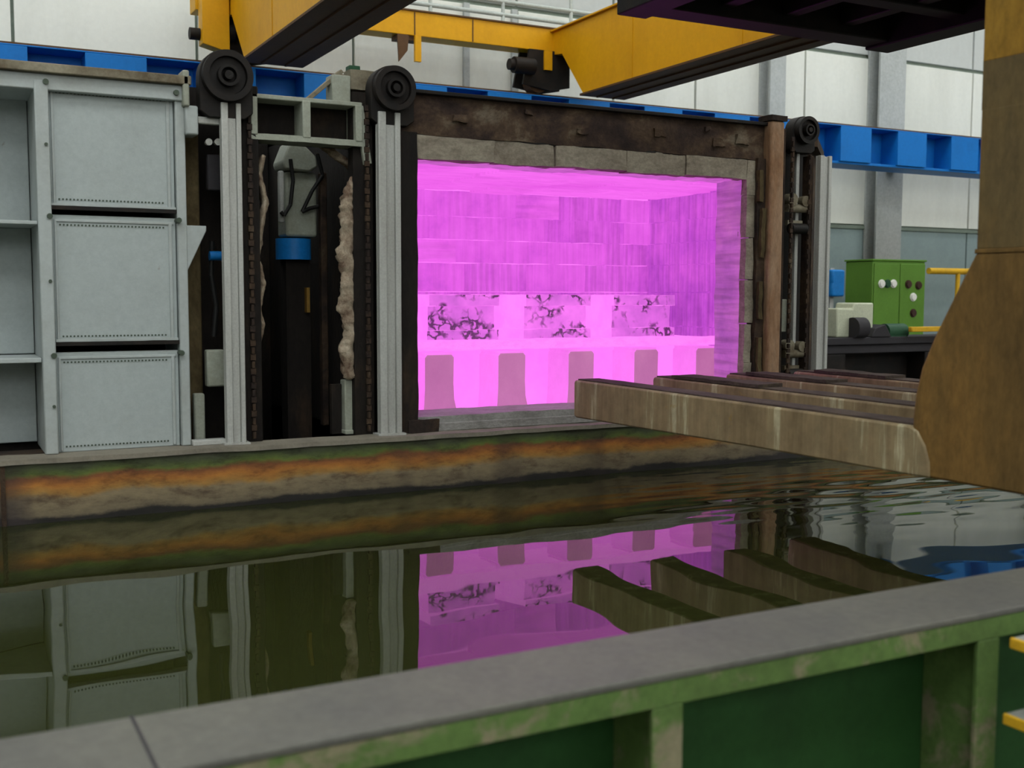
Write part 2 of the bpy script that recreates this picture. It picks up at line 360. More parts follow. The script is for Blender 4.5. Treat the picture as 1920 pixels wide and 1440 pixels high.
# ================================================================== YELLOW BRIDGE CRANE
cr = thing('bridge_crane', 'yellow overhead bridge crane with two box girders and an end carriage', 'crane', (5.9, 13.8, 4.68))
for x0, x1 in ((3.29, 3.985), (7.81, 8.48)):
    prof = [(-6, 4.557), (12.855, 4.557), (13.42, 5.18), (13.93, 5.24), (13.93, 5.515), (-6, 5.515)]
    g = MB().prism(prof, 0, x0+.025, x1-.025).build('girder', M['crane_yellow'], cr, .006)
    MB().box(x0-.02, x1+.02, -6, 12.87, 4.528, 4.557).build('bottom_flange', M['crane_dark'], g, .004)  # shade on the yellow girder's underside painted in as dark brown
    MB().box(x0-.02, x1+.02, -6, 13.93, 5.515, 5.54).build('top_flange', M['crane_yellow'], g, .004)
    for xs in (x0+.20, x1-.22):
        MB().box(xs, xs+.025, -6, 12.8, 4.51, 4.528).build('flange_seam', M['crane_dark'], g)
    for y in (11.7, 9.6, 7.5, 5.5, 3.4):
        MB().box(x0+.018, x0+.025, y-.012, y+.012, 4.57, 5.5).build('web_seam', M['crane_yellow'], g)
eco = MB().box(2.95, 8.85, 13.67, 13.97, 5.25, 5.56).build('end_carriage', M['crane_yellow'], cr, .008)
MB().box(2.92, 8.88, 13.65, 13.99, 5.56, 5.58).build('cover_plate', M['crane_dark'], eco)
for x in (5.76, 6.6): MB().box(x-.008, x+.008, 13.664, 13.67, 5.26, 5.55).build('weld_seam', M['crane_dark'], eco)
MB().prism([(2.98, 4.82), (3.30, 4.74), (3.30, 5.58), (3.05, 5.58), (2.98, 5.37)], 1, 13.45, 13.66).build('end_plate', M['crane_yellow'], cr, .008)
MB().cyl((2.86, 13.6, 4.95), (2.99, 13.6, 4.95), .07).build('buffer', M['black_steel'], cr)
for x in (7.70, 3.6):
    b = MB(); out = [(x-.36, 4.77), (x-.26, 5.25), (x+.38, 5.25), (x+.38, 4.77), (x+.08, 4.71)]
    b.prism(out, 1, 13.62, 13.66); b.prism(out, 1, 13.90, 13.94)
    bo = b.build('bogie', M['black_steel'], cr)
    MB().cyl((x-.08, 13.69, 4.83), (x-.08, 13.88, 4.83), .15, n=28).build('wheel', M['crane_dark'], bo)
    mo = MB(); mo.cyl((x-.53, 13.58, 5.0), (x-.22, 13.58, 5.0), .11); mo.cyl((x-.60, 13.58, 5.0), (x-.53, 13.58, 5.0), .075); mo.build('drive_motor', M['black_steel'], bo)
    MB().box(x-.04, x+.08, 13.585, 13.62, 4.98, 5.24).build('bracket', M['crane_yellow'], bo)
rs = MB(); rs.prism([(5.52, 5.25), (5.68, 5.25), (5.66, 5.05), (5.54, 4.90)], 1, 13.67, 13.70); rs.box(5.52, 5.83, 13.70, 13.88, 5.19, 5.25)
rso = rs.build('rail_sweep', M['crane_dark'], cr)
MB().box(5.76, 5.845, 13.65, 13.70, 4.92, 5.25).build('sweep_arm', M['crane_yellow'], rso)
hr = MB()
for z in (5.77, 5.95, 6.23, 6.48): hr.tube([(3.8, 14.05, z), (10.6, 14.05, z)], .03)
hr.build('handrail', M['rail_grey'], cr)
for k in range(7):
    x = 3.95+1.1*k; MB().tube([(x, 14.05, 5.56), (x, 14.05, 6.5)], .026).build('rail_post', M['rail_grey'], cr)
MB().tube([(3.8, 14.02, 5.62), (10.6, 14.02, 5.62)], .03).build('toe_rail', M['rail_grey'], cr)
cb = MB(); cb.tube([(3.35, 13.35, 5.55), (3.35, 13.35, 5.78), (3.5, 13.35, 5.83), (3.72, 13.35, 5.7), (3.9, 13.35, 5.83)], .03); cb.box(3.2, 3.38, 13.3, 13.5, 5.51, 5.68)
cb.build('cable_loop', M['black_steel'], cr)

# ================================================================== QUENCH TANK
RZ, WZ = .93, .545
TX0, TX1 = -3.2, 9.4
tk = thing('quench_tank', 'long green steel quench tank with a grey rim, full of dark water', 'tank', (3, 4.7, 0))
NF0, NF1 = 2.27, 2.60
fl = MB().box(TX0, TX1, NF0, NF1, RZ-.022, RZ).build('near_flange', M['flange_grey'], tk, .006)
MB().box(.380, .388, NF0-.001, NF1+.001, RZ-.03, RZ+.001).build('flange_joint', M['machine_dark'], fl)
lipx = [TX0, .33, .47, TX1]
MB().box(TX0, .33, NF0+.004, NF0+.02, RZ-.09, RZ-.02).build('rim_lip', M['tank_green'], tk, .004)
MB().box(.47, TX1, NF0+.004, NF0+.02, RZ-.09, RZ-.02).build('rim_lip', M['tank_green'], tk, .004)
MB().box(.33, .47, NF0+.006, NF0+.03, RZ-.10, RZ-.02).build('joint_plate', M['dark_rust'], tk, .004)
MB().box(.385, .41, NF0-.012, NF0+.006, RZ-.09, RZ-.03).build('joint_bolt', M['grey_steel'], tk, .004)
MB().box(TX0, TX1, 2.52, 2.55, 0, RZ-.02).build('near_wall', M['tank_green_shaded'], tk)
stf = None
for i, x in enumerate((-2.02, -.81, .40, 1.61, 2.82, 4.03, 5.24, 6.45, 7.66, 8.87)):
    if stf is None:
        s = MB(); s.box(x, x+.095, NF0+.005, NF0+.022, 0, RZ-.09); s.box(x+.04, x+.055, NF0+.022, 2.52, 0, RZ-.02)
        s.box(x-.02, x+.115, NF0, NF0+.2, 0, .015)
        stf = s.build('stiffener', M['tank_green'], tk, .003); sx = x
    else: share(stf, (x-sx, 0, 0), tk)
MB().box(TX0, TX1, 7.0, 7.04, 0, RZ-.03).build('far_wall', M['far_wall'], tk)
MB().rough(TX0, TX1, 6.975, 7.2, RZ-.03, RZ, .12, .006, 3).build('far_rim', M['rim_tan'], tk)
MB().box(.345, .37, 6.985, 7.0, .5, RZ-.03).build('wall_seam', M['dark_rust'], tk)
for x0, x1 in ((TX0-.03, TX0), (TX1, TX1+.03)): MB().box(x0, x1, 2.52, 7.04, 0, RZ).build('end_wall', M['tank_green_shaded'], tk)
MB().box(TX0, TX1, 2.55, 7.0, 0, .03).build('tank_bottom', M['black_steel'], tk)
# water with a real rippled surface
def ripple(x, y):
    z = 0
    calm = [(1.9,.0010,.3,.4),(1.15,.0009,1.2,1.1),(.72,.00065,2.2,2.0),(.55,.0004,-.5,.3),(.40,.00022,.9,2.7)]
    for wl, a, ang, ph in calm:
        k = 2*math.pi/wl; z += .55*a*math.sin(k*(x*math.cos(ang)+y*math.sin(ang))+ph+1.3*noise.noise(Vector((x*.7, y*.7, wl))))
    t = max(0., min(1., (y-4.2)/1.4))*max(0., min(1., (x-3.3)/1.8)); t = t*t*(3-2*t)
    if t > 0:
        for wl, a, ang, ph in ((.34,.0013,1.25,.2),(.21,.0012,1.75,1.4),(.14,.0007,1.45,2.2),(.46,.0010,1.0,.9)):
            k = 2*math.pi/wl; z += t*a*math.sin(k*(x*math.cos(ang)+y*math.sin(ang))+ph+2.2*noise.noise(Vector((x*1.1, y*1.1, wl*9))))
    return z
wm = MB(); nx, ny = 380, 150
gv = []
for j in range(ny+1):
    for i in range(nx+1):
        x = TX0+(TX1-TX0)*i/nx; y = 2.552+(6.998-2.552)*j/ny; gv.append((x, y, WZ+ripple(x, y)))
gf = [(j*(nx+1)+i, j*(nx+1)+i+1, (j+1)*(nx+1)+i+1, (j+1)*(nx+1)+i) for j in range(ny) for i in range(nx)]
nb = len(gv)
wm.add(gv, gf)
wa = wm.build('quench_water', M['water'], angle=180)
tag(wa, 'dark olive water lying in the quench tank, mirroring the pink furnace', 'water', kind='stuff')

# ================================================================== RIGHT FURNACE (open, glowing)
FY = 7.2
fu = thing('open_furnace', 'open heat treatment furnace glowing magenta inside a rusty dark front frame', 'furnace', (4.6, 8.8, 0))
OX0, OX1, OZ0, OZ1 = 3.03, 5.91, 1.04, 2.83
# casing
cs = MB(); cs.box(2.68, 2.80, 7.46, 10.9, .0, 3.2); cs.build('side_casing', M['gap_dark'], fu)
cs = MB(); cs.box(7.42, 7.55, 8.02, 10.9, 0, 3.2); cs.prism([(6.72,7.46),(6.80,7.46),(7.55,8.02),(7.42,8.06)], 2, 0, 3.2); cs.build('side_casing', M['dark_rust'], fu)
MB().box(2.68, 7.55, 10.82, 10.95, 0, 3.2).build('rear_casing', M['dark_rust'], fu)
MB().prism([(2.68,7.30),(6.80,7.30),(7.55,8.02),(7.55,10.9),(2.68,10.9)], 2, 3.16, 3.24).build('roof_casing', M['dark_rust'], fu)
MB().prism([(2.68,7.22),(6.80,7.22),(7.55,8.02),(7.55,10.9),(2.68,10.9)], 2, .0, .92).build('plinth', M['dark_rust'], fu)
fp = MB(); fp.box(2.68, 3.00, 7.44, 7.52, .92, 3.2); fp.box(6.02, 6.80, 7.44, 7.52, .92, 3.2); fp.box(2.9, 6.1, 7.44, 7.52, 3.0, 3.2)
fp.build('front_plate', M['black_steel'], fu)
# lining: each fibre module is a piece of its own
bw = MB().box(2.80, 7.42, 10.66, 10.82, .92, 3.16).build('back_lining', M['hot_bed'], fu)
zr = [.97, 1.26, 1.55, 1.92, 2.22, 2.46, 2.70, 2.96]
for r in range(7):
    x = 2.82; r_ = random.Random(r)
    while x < 7.38:
        wd = min(r_.choice((.40,.52,.62,.74)), 7.40-x)
        if 7.40-x-wd < .2: wd = 7.40-x
        dy = r_.uniform(0, .03)
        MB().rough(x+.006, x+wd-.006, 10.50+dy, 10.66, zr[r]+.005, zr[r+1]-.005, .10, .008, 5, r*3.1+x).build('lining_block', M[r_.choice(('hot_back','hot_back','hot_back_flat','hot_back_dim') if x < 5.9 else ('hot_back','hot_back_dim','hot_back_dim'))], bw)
        x += wd
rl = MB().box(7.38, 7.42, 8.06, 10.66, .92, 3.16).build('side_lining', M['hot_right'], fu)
for r in range(7):
    y = 8.05; r_ = random.Random(r+50)
    while y < 10.45:
        wd = min(r_.choice((.3,.42,.5)), 10.5-y)
        if 10.5-y-wd < .15: wd = 10.5-y
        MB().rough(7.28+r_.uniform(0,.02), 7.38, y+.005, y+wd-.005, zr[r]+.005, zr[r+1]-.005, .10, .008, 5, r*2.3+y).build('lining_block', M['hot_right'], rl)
        y += wd
ll = MB().box(2.80, 2.86, 7.52, 10.66, .92, 3.16).build('side_lining', M['hot_back'], fu)
rf = MB().prism([(2.80,7.52),(6.70,7.52),(7.42,8.06),(7.42,10.66),(2.80,10.66)], 2, 3.10, 3.16).build('roof_lining', M['hot_roof'], fu)
for r in range(6):
    y0 = 7.53+r*.495; x = 2.82; r_ = random.Random(r+90)
    while x < 7.35:
        wd = min(r_.choice((.5,.7,.85)), 7.40-x)
        if 7.40-x-wd < .2: wd = 7.40-x
        if y0 > 8.0 or x+wd < 6.75:
            MB().rough(x+.006, x+wd-.006, y0+.005, y0+.49, 2.95+r_.uniform(0,.03)+.02*math.sin(x), 3.10, .12, .014, 4, r*1.3+x).build('lining_block', M['hot_roof'], rf)
        x += wd
hb = MB().prism([(2.80,7.45),(6.70,7.45),(7.42,8.06),(7.42,10.66),(2.80,10.66)], 2, .92, .965).build('hearth', M['hot_bed'], fu)
# reveals of the opening
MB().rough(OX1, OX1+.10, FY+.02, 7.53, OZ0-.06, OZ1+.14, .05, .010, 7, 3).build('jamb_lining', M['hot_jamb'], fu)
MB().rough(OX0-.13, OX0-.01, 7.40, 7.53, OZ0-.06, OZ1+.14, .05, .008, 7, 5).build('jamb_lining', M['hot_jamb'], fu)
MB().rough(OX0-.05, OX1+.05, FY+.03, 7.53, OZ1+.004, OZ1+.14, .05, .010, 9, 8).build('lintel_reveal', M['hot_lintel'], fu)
# cold front blocks above and beside the opening
xs = [2.98, 3.62, 4.12, 4.75, 5.30, 5.76, 6.0]
for i, (a, b) in enumerate(zip(xs, xs[1:])):
    MB().rough(a+.004, b-.004, FY-.06+.012*(i % 2), FY+.06, OZ1+.002+random.uniform(-.006,.006), 2.985, .05, .008, 8, i*4.4).build('lintel_block', M['lining_tan'], fu)
zs = [.98, 1.34, 1.66, 2.02, 2.36, 2.70, 2.985]
for i, (a, b) in enumerate(zip(zs, zs[1:])):
    wv = (.085, .07, .09, .08, .09, .09)[i]
    MB().rough(OX1+.006, OX1+wv+.005, FY-.05, FY+.05, a+.003, b-.003, .045, .008, 8, 30+i*3.3).build('jamb_block', M['lining_tan'], fu)
MB().rough(OX0-.06, OX0+.004, FY-.005, FY+.06, 2.05, OZ1, .04, .006, 8, 12).build('jamb_block', M['lining_tan'], fu)
# frame
MB().rough(2.89, 6.14, 7.15, 7.40, 2.99, 3.275, .07, .014, 5, 2).build('lintel_beam', M['lintel_rust'], fu)
lb = MB(); lb.box(2.89, 6.16, 7.11, 7.40, 3.262, 3.29); lb.box(2.89, 6.16, 7.155, 7.2, 2.978, 2.998); lb.build('lintel_flange', M['black_steel'], fu, .006)
for x, z, r in ((3.35, 3.12, .05), (4.35, 3.10, .045), (5.05, 3.14, .055), (5.62, 3.10, .06), (5.86, 3.14, .07), (3.9, 3.2, .03), (5.5, 3.2, .03)):
    MB().rough(x-r, x+r, 7.135, 7.18, z-r*.5, z+r*.5, .02, .020, 11, x).build('scale_lump', M['lintel_rust'], fu)
MB().rough(2.88, 3.015, 7.12, 7.44, .93, 3.0, .06, .006, 5, 21).build('jamb_plate', M['gap_dark'], fu)
MB().rough(6.00, 6.09, 7.12, 7.44, .95, 3.0, .05, .010, 6, 25).build('jamb_plate', M['dark_rust'], fu)
for z0, z1, x in ((1.05, 1.55, 6.035), (1.7, 2.0, 6.03), (2.2, 2.6, 6.045), (2.65, 2.9, 6.02)):
    MB().rough(x-.02, x+.02, 7.09, 7.13, z0, z1, .03, .010, 9, z0).build('rust_ridge', M['olive_plate'], fu)
MB().box(6.085, 6.225, 7.06, 7.20, .93, 3.30).build('corner_post', M['tan_post'], fu, .02)
MB().rough(6.08, 6.24, 7.05, 7.22, 3.30, 3.345, .04, .006, 8, 2).build('post_cap', M['dark_rust'], fu)
MB().rough(2.98, 6.05, 7.14, 7.56, .985, OZ0-.002, .08, .007, 4, 6).build('sill', M['sill'], fu)
MB().rough(2.94, 3.16, 7.10, 7.2, .93, 1.02, .04, .010, 8, 9).build('sill_foot', M['dark_rust'], fu)
MB().box(3.0, 6.1, 7.12, 7.2, .93, .99).build('sill_edge', M['sill'], fu, .006)

def channel_post(x0, x1, y, z0, z1, name, mat, parent):
    c = MB(); wd = x1-x0
    c.box(x0, x1, y+.05, y+.065, z0, z1)
    c.box(x0, x0+wd*.34, y, y+.05, z0, z1); c.box(x1-wd*.24, x1, y+.004, y+.05, z0, z1)
    c.box(x0+wd*.34, x1-wd*.24, y+.022, y+.05, z0, z1-.01)
    o = c.build(name, mat, parent, .005)
    MB().box(x0-.02, x1+.02, y-.02, y+.1, z0-.002, z0+.012).build('foot_plate', mat, o)
    return o
def chain(x, y, z0, z1, parent, s=.02):
    c = MB(); n = int((z1-z0)/(s*2.3)); 
    for i in range(n):
        z = z0+i*s*2.3
        if i % 2: c.box(x-s*.85, x+s*.85, y-.008, y+.008, z, z+s*1.9)
        else: c.box(x-s*.45, x+s*.45, y-.014, y+.014, z-s*.2, z+s*1.9)
    o = c.build('lift_chain', M['dark_rust'], parent); o['kind'] = 'stuff'; return o
def chain_wheel(x, y, z, r, parent):
    arch = [(x+r*1.04*math.cos(a), z+r*1.04*math.sin(a)) for a in [math.pi*i/20 for i in range(21)]]
    arch += [(x-r*1.04, z-r*1.35), (x-r*.7, z-r*1.6), (x+r*.7, z-r*1.6), (x+r*1.04, z-r*1.35)]
    h = MB().prism(arch, 1, y+.05, y+.16).build('wheel_housing', M['black_steel'], parent, .006)
    wv = MB(); wv.ring((x, y+.02, z), (0,1,0), r*.98, r*.74, .06, 40); wv.ring((x, y+.035, z), (0,1,0), r*.72, r*.18, .03)
    wo = wv.build('chain_wheel', M['black_steel'], h)
    hb = MB(); hb.ring((x, y, z), (0,1,0), r*.42, r*.30, .05); hb.cyl((x, y-.03, z), (x, y+.05, z), r*.17)
    hb.build('wheel_hub', M['black_steel'], h)
    return h
channel_post(2.72, 2.88, 7.08, .93, 3.115, 'guide_post', M['grey_steel'], fu)
channel_post(6.655, 6.785, 7.10, .93, 3.06, 'guide_post', M['grey_steel'], fu)
chain_wheel(2.83, 7.05, 3.27, .15, fu)
chain_wheel(6.53, 7.12, 3.26, .115, fu)
chain(2.665, 7.16, .96, 3.2, fu); chain(6.345, 7.10, .96, 3.2, fu, .018); chain(6.59, 7.16, .96, 3.1, fu, .018)
MB().box(2.58, 2.72, 7.2, 7.3, .93, 3.25).build('chain_guard', M['gap_dark'], fu)
MB().box(6.22, 6.31, 7.14, 7.40, .93, 3.26).build('chain_guard', M['dark_rust'], fu, .01)
MB().box(6.31, 6.62, 7.36, 7.44, .93, 3.26).build('bay_plate', M['black_steel'], fu)
MB().box(6.50, 6.535, 7.22, 7.26, 1.0, 3.1).build('guide_bar', M['grey_steel'], fu, .006)
MB().box(6.60, 6.65, 7.18, 7.26, .93, 3.06).build('guide_bar', M['dark_rust'], fu, .006)
for z in (2.62, 1.40):
    b = MB(); b.cyl((6.38,7.20,z), (6.60,7.20,z), .035); b.cyl((6.42,7.16,z+.07), (6.42,7.24,z+.07), .05); b.cyl((6.56,7.16,z+.06), (6.56,7.24,z+.06), .045); b.box(6.40,6.56,7.2,7.24,z-.14,z-.10)
    b.build('guide_roller', M['dirty_cap'], fu)
    MB().cyl((6.40,7.17,z-.17), (6.56,7.17,z-.17), .045).build('roller_pin', M['black_steel'], fu)
MB().box(6.39, 6.50, 7.30, 7.36, 1.58, 1.86).build('junction_box', M['pale_steel'], fu, .008)

# --- what stands in the furnace
POS = ['leftmost of', 'second from the left of', 'middle one of', 'second from the right of', 'rightmost of']
for i, x in enumerate((3.505, 4.14, 4.79, 5.44, 6.09)):
    t = thing('support_pier', f'{POS[i]} the five dull pink-grey piers standing in the furnace mouth', 'pier', (x, 8.0, .965), 'piers in the furnace mouth')
    prof = [(x-.14,.965),(x-.132,1.05),(x-.126,1.16),(x-.125,1.405),(x-.105,1.43),(x+.105,1.43),(x+.125,1.405),(x+.122,1.2),(x+.128,1.08),(x+.142,1.02),(x+.158,.965)]
    p = MB(); n = len(prof)
    p.prism(prof, 1, 7.85, 8.20)
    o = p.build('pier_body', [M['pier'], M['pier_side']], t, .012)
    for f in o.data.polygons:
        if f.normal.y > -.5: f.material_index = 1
    MB().box(x-.12, x+.12, 7.88, 8.18, 1.428, 1.440).build('cap_tile', M['pier_side'], t)
hs = thing('hearth_support', 'bright pink glowing bed of blocks behind the furnace piers', 'block', (4.7, 8.9, .965))
for i in range(5):
    x0 = 2.95+i*.72
    MB().rough(x0, x0+.712, 8.42, 9.9, .966, 1.425, .15, .006, 4, i).build('bed_block', M['hot_bed'], hs)
tr = thing('load_tray', 'thin bright pink glowing tray carrying three scaled ingots', 'tray', (4.7, 8.5, 1.44))
MB().rough(2.95, 6.30, 7.95, 9.9, 1.450, 1.512, .08, .004, 6, 4).build('tray_plate', M['hot_slab'], tr)
MB().rough(2.95, 6.28, 7.93, 8.0, 1.458, 1.528, .05, .008, 9, 14).build('tray_edge', M['hot_slab'], tr)
LAB = ['left of three scaled glowing ingots on the furnace tray, with a branching crack', 'middle of the three scaled glowing ingots on the furnace tray', 'right of three scaled glowing ingots on the furnace tray, nearest the jamb']
for i, (x0, x1) in enumerate(((3.555, 4.155), (4.43, 5.045), (5.30, 5.93))):
    t = thing('hot_ingot', LAB[i], 'ingot', ((x0+x1)/2, 8.6, 1.528), 'ingots in the furnace')
    def blk(nm, a, b, y0, y1, z0, z1, sd):
        o = MB().rough(a, b, y0, y1, z0, z1, .06, .007, 7, sd).build(nm, [M['hot_steel'], M['scaled']], t)
        for f in o.data.polygons:
            if f.normal.y < -.5: f.material_index = 1
    blk('bottom_flange', x0-.03, x1+.01, 8.14, 9.2, 1.528, 1.605, i*5)
    blk('ingot_body', x0, x1-.01, 8.19, 9.15, 1.605, 1.80, i*5+2)
    blk('top_flange', x0-.01, x1+.015, 8.14, 9.2, 1.80, 1.89, i*5+3)

# ================================================================== LEFT FURNACE (closed, grey)
lf = thing('closed_furnace', 'closed grey furnace front of ribbed steel panels left of the glowing furnace', 'furnace', (0, 8.3, 0))
LX0, LX1 = -3.0, 1.48
MB().box(LX0, LX1-.02, 7.66, 9.6, 0, 3.2).build('furnace_body', M['gap_dark'], lf)
MB().box(LX0, LX1+.02, 7.10, 9.6, 3.18, 3.235).build('roof_plate', M['dirty_cap'], lf, .006)
MB().box(LX0, LX1, 7.205, 7.42, .0, .93).build('plinth', M['dark_rust'], lf)
ribs = [at_y(72,500,FY).x, at_y(98,500,FY).x]
rx0, rx1 = ribs
ex0 = at_y(332,500,FY).x; ex1 = at_y(350,500,FY).x
MB().box(rx0, rx1, 7.13, 7.66, .93, 3.14).build('vertical_rib', M['grey_paint'], lf, .008)
MB().box(rx0-1.15, rx0-1.05, 7.13, 7.66, .93, 3.14).build('vertical_rib', M['grey_paint'], lf, .008)
MB().box(rx0-2.3, rx0-2.2, 7.13, 7.66, .93, 3.14).build('vertical_rib', M['grey_paint'], lf, .008)
MB().box(ex0, ex1, 7.16, 7.66, .93, 3.14).build('edge_rib', M['grey_paint'], lf, .008)
MB().box(LX0, ex1, 7.14, 7.66, 3.085, 3.18).build('top_rib', M['grey_paint'], lf, .008)
# right column: three shallow plates with ledges
def zof(px, py): return at_y(px, py, FY).z
zL = [.93, zof(200,643), zof(200,650), zof(200,393), zof(200,402), 3.085]
for k, (za, zb) in enumerate(((.93, zof(210,668)), (zof(210,640), zof(210,415)), (zof(210,388), zof(210,172)))):
    p = MB().box(rx1+.004, ex0-.004, 7.195, 7.24, za, zb+.03 if k < 2 else 3.085).build('front_panel', M['grey_panel'], lf, .006)
    e = MB(); e.box(rx1+.02, ex0-.02, 7.187, 7.196, zb-.012, zb+.004); e.box(rx1+.016, rx1+.03, 7.185, 7.196, za+.01, zb)
    e.box(ex0-.05, ex0-.03, 7.185, 7.196, za+.01, zb); e.build('panel_bead', M['grey_paint'], p, .003)
    rv = MB()
    for zz in (zb-.03, za+.035):
        for q in range(30):
            bx = rx1+.05+(ex0-rx1-.13)*q/29; rv.cyl((bx, 7.190, zz), (bx, 7.197, zz), .006, n=6)
    rv.build('rivet_row', M['bolt'], p)['kind'] = 'stuff'
    for bx in (rx1-.012, ex0+.004):
        MB().cyl((bx, 7.12, zb+.015), (bx, 7.20, zb+.015), .017, n=10).build('bolt', M['bolt'], p)
    MB().cyl((rx1-.02, 7.12, (za+zb)/2), (rx1-.02, 7.15, (za+zb)/2), .010, n=8).build('bolt', M['bolt'], p)
for py in (393, 643):
    z = zof(210, py)
    MB().rough(rx1+.004, ex0-.004, 7.172, 7.20, z+.012, z+.028, .04, .004, 9, py).build('ledge', M['grey_paint'], lf)
    MB().box(rx1-.01, ex0+.01, 7.168, 7.197, z-.012, z+.012).build('shadow_gap', M['black_steel'], lf)
# left columns: deep plates
for c in range(3):
    xb = rx0-1.15*c; xa = xb-1.05 if c < 2 else LX0
    for (pa, pb) in ((845, 682), (670, 422), (413, 157)):
        z0 = max(.93, zof(40, pa)); z1 = zof(40, pb)
        MB().box(xa+.004, xb-.004, 7.60, 7.64, z0, z1+.004).build('recessed_panel', M['grey_panel'], lf, .006)
    for (pa, pb) in ((680, 671), (421, 414)):
        MB().box(xa+.002, xb-.002, 7.15, 7.60, zof(40, pa), zof(40, pb)).build('horizontal_rib', M['grey_paint'], lf, .004)
# chain bay between the closed furnace front and its post
MB().box(1.47, 1.96, 7.56, 7.62, .0, 3.25).build('bay_plate', M['gap_dark'], lf)
MB().box(1.50, 1.60, 7.40, 7.56, .93, 2.95).build('bay_column', M['olive_plate'], lf, .01)
MB().box(ex1-.005, ex1+.075, 7.12, 7.28, 2.88, 3.06).build('bracket', M['grey_paint'], lf, .012)
MB().box(ex1-.02, ex1+.02, 7.1, 7.25, 3.05, 3.27).build('corner_plate', M['pale_steel'], lf, .01)
MB().box(ex1+.07, 1.68, 7.14, 7.18, 2.955, 3.0).build('tie_rod', M['grey_steel'], lf, .008)
pz = at_y(385, 430, FY); pq = at_y(352, 510, FY)
MB().prism([(ex1-.004, pq.z), (pz.x, pz.z-.01), (pz.x, pz.z+.02), (ex1-.004, pz.z+.02)], 1, 7.17, 7.24).build('gusset', M['grey_paint'], lf, .005)
for px in (390, 407):
    p = at_y(px, 267, 7.3); MB().cyl((p.x, 7.27, p.z), (p.x, 7.33, p.z), .022, .016, n=14).build('cable_gland', M['lamp_white'], lf)
p = at_y(400, 320, 7.33); MB().box(p.x-.045, p.x+.05, 7.3, 7.36, p.z-.13, p.z+.10).build('switch_box', M['machine_dark'], lf, .01)
p = at_y(400, 690, 7.3); MB().box(p.x-.05, p.x+.07, 7.26, 7.34, p.z-.12, p.z+.12).build('switch_box', M['pale_steel'], lf, .012)
p = at_y(375, 780, 7.3); MB().box(p.x-.04, p.x+.03, 7.28, 7.34, .93, 1.25).build('conduit', M['pale_steel'], lf, .012)
pa = at_y(345, 822, 7.12)
MB().box(ex1, 1.68, 7.12, 7.2, .93, .965).build('foot_rail', M['grey_steel'], lf, .006)
p = at_y(398, 545, 7.35); MB().tube([(p.x, 7.33, p.z+.32), (p.x-.01, 7.33, p.z+.1), (p.x+.02, 7.33, p.z-.1), (p.x, 7.33, p.z-.3)], .018).build('cable', M['cable_black'], lf)
p = at_y(398, 480, 7.35); MB().cyl((p.x-.03,7.30,p.z), (p.x+.05,7.30,p.z), .03).build('valve', M['blue_box'], lf)
channel_post(1.675, 1.80, 7.08, .93, 3.09, 'guide_post', M['grey_steel'], lf)
chain_wheel(1.715, 7.05, 3.25, .16, lf)
MB().box(1.80, 1.93, 7.16, 7.4, .93, 3.22).build('chain_guard', M['gap_dark'], lf, .008)
chain(1.865, 7.14, .96, 3.1, lf)

# ================================================================== TIE FRAME over the gap
tf = thing('tie_frame', 'pale steel frame with two dark square bays bridging the gap between the furnaces', 'frame', (2.25, 7.25, 2.9))
def fr(px0, px1, py0, py1): a = at_y(px0, py0, 7.2); b = at_y(px1, py1, 7.2); return a.x, b.x, b.z, a.z
a = at_y(466, 172, FY); b = at_y(676, 258, FY); m1 = at_y(571, 200, FY)
zt, zb = 3.175, 2.885
MB().box(a.x, b.x, 7.16, 7.36, zt-.03, zt).build('top_bar', M['pale_steel'], tf, .006)
MB().rough(a.x, b.x, 7.16, 7.36, zb, zb+.04, .05, .005, 9, 2).build('bottom_bar', M['pale_steel'], tf)
for x, wd in ((a.x, .045), (m1.x-.028, .056), (b.x-.05, .05)):
    MB().box(x, x+wd, 7.155, 7.36, zb+.03, zt-.02).build('upright', M['pale_steel'], tf, .006)
MB().box(a.x, b.x, 7.34, 7.37, zb, zt).build('back_plate', M['gap_dark'], tf)
MB().prism([(b.x-.05, zt), (b.x+.012, zt-.02), (b.x+.07, zb-.11), (b.x+.015, zb-.12)], 1, 7.17, 7.21).build('side_strap', M['pale_steel'], tf, .004)
p0 = at_y(620, 140, 7.25); p1 = at_y(655, 185, 7.25)
MB().box(p0.x, p1.x, 7.22, 7.36, zt-.01, p0.z).build('bracket_box', M['pale_steel'], tf, .008)
q0 = at_y(575, 178, 7.25); q1 = at_y(640, 135, 7.25)
MB().prism([(q0.x, q0.z-.02), (q0.x+.03, q0.z-.03), (q1.x+.02, q1.z), (q1.x, q1.z+.02)], 1, 7.25, 7.33).build('strut', M['dirty_cap'], tf, .004)
r0 = at_y(655, 130, 7.3); r1 = at_y(705, 172, 7.3)
MB().rough(r0.x, r1.x+.04, 7.28, 7.42, r1.z, r0.z, .04, .005, 9, 7).build('gear_box', M['dirty_cap'], tf)
MB().box(r0.x, r0.x+.08, 7.30, 7.38, r0.z-.01, r0.z+.03).build('cap', M['dark_green'], tf, .006)

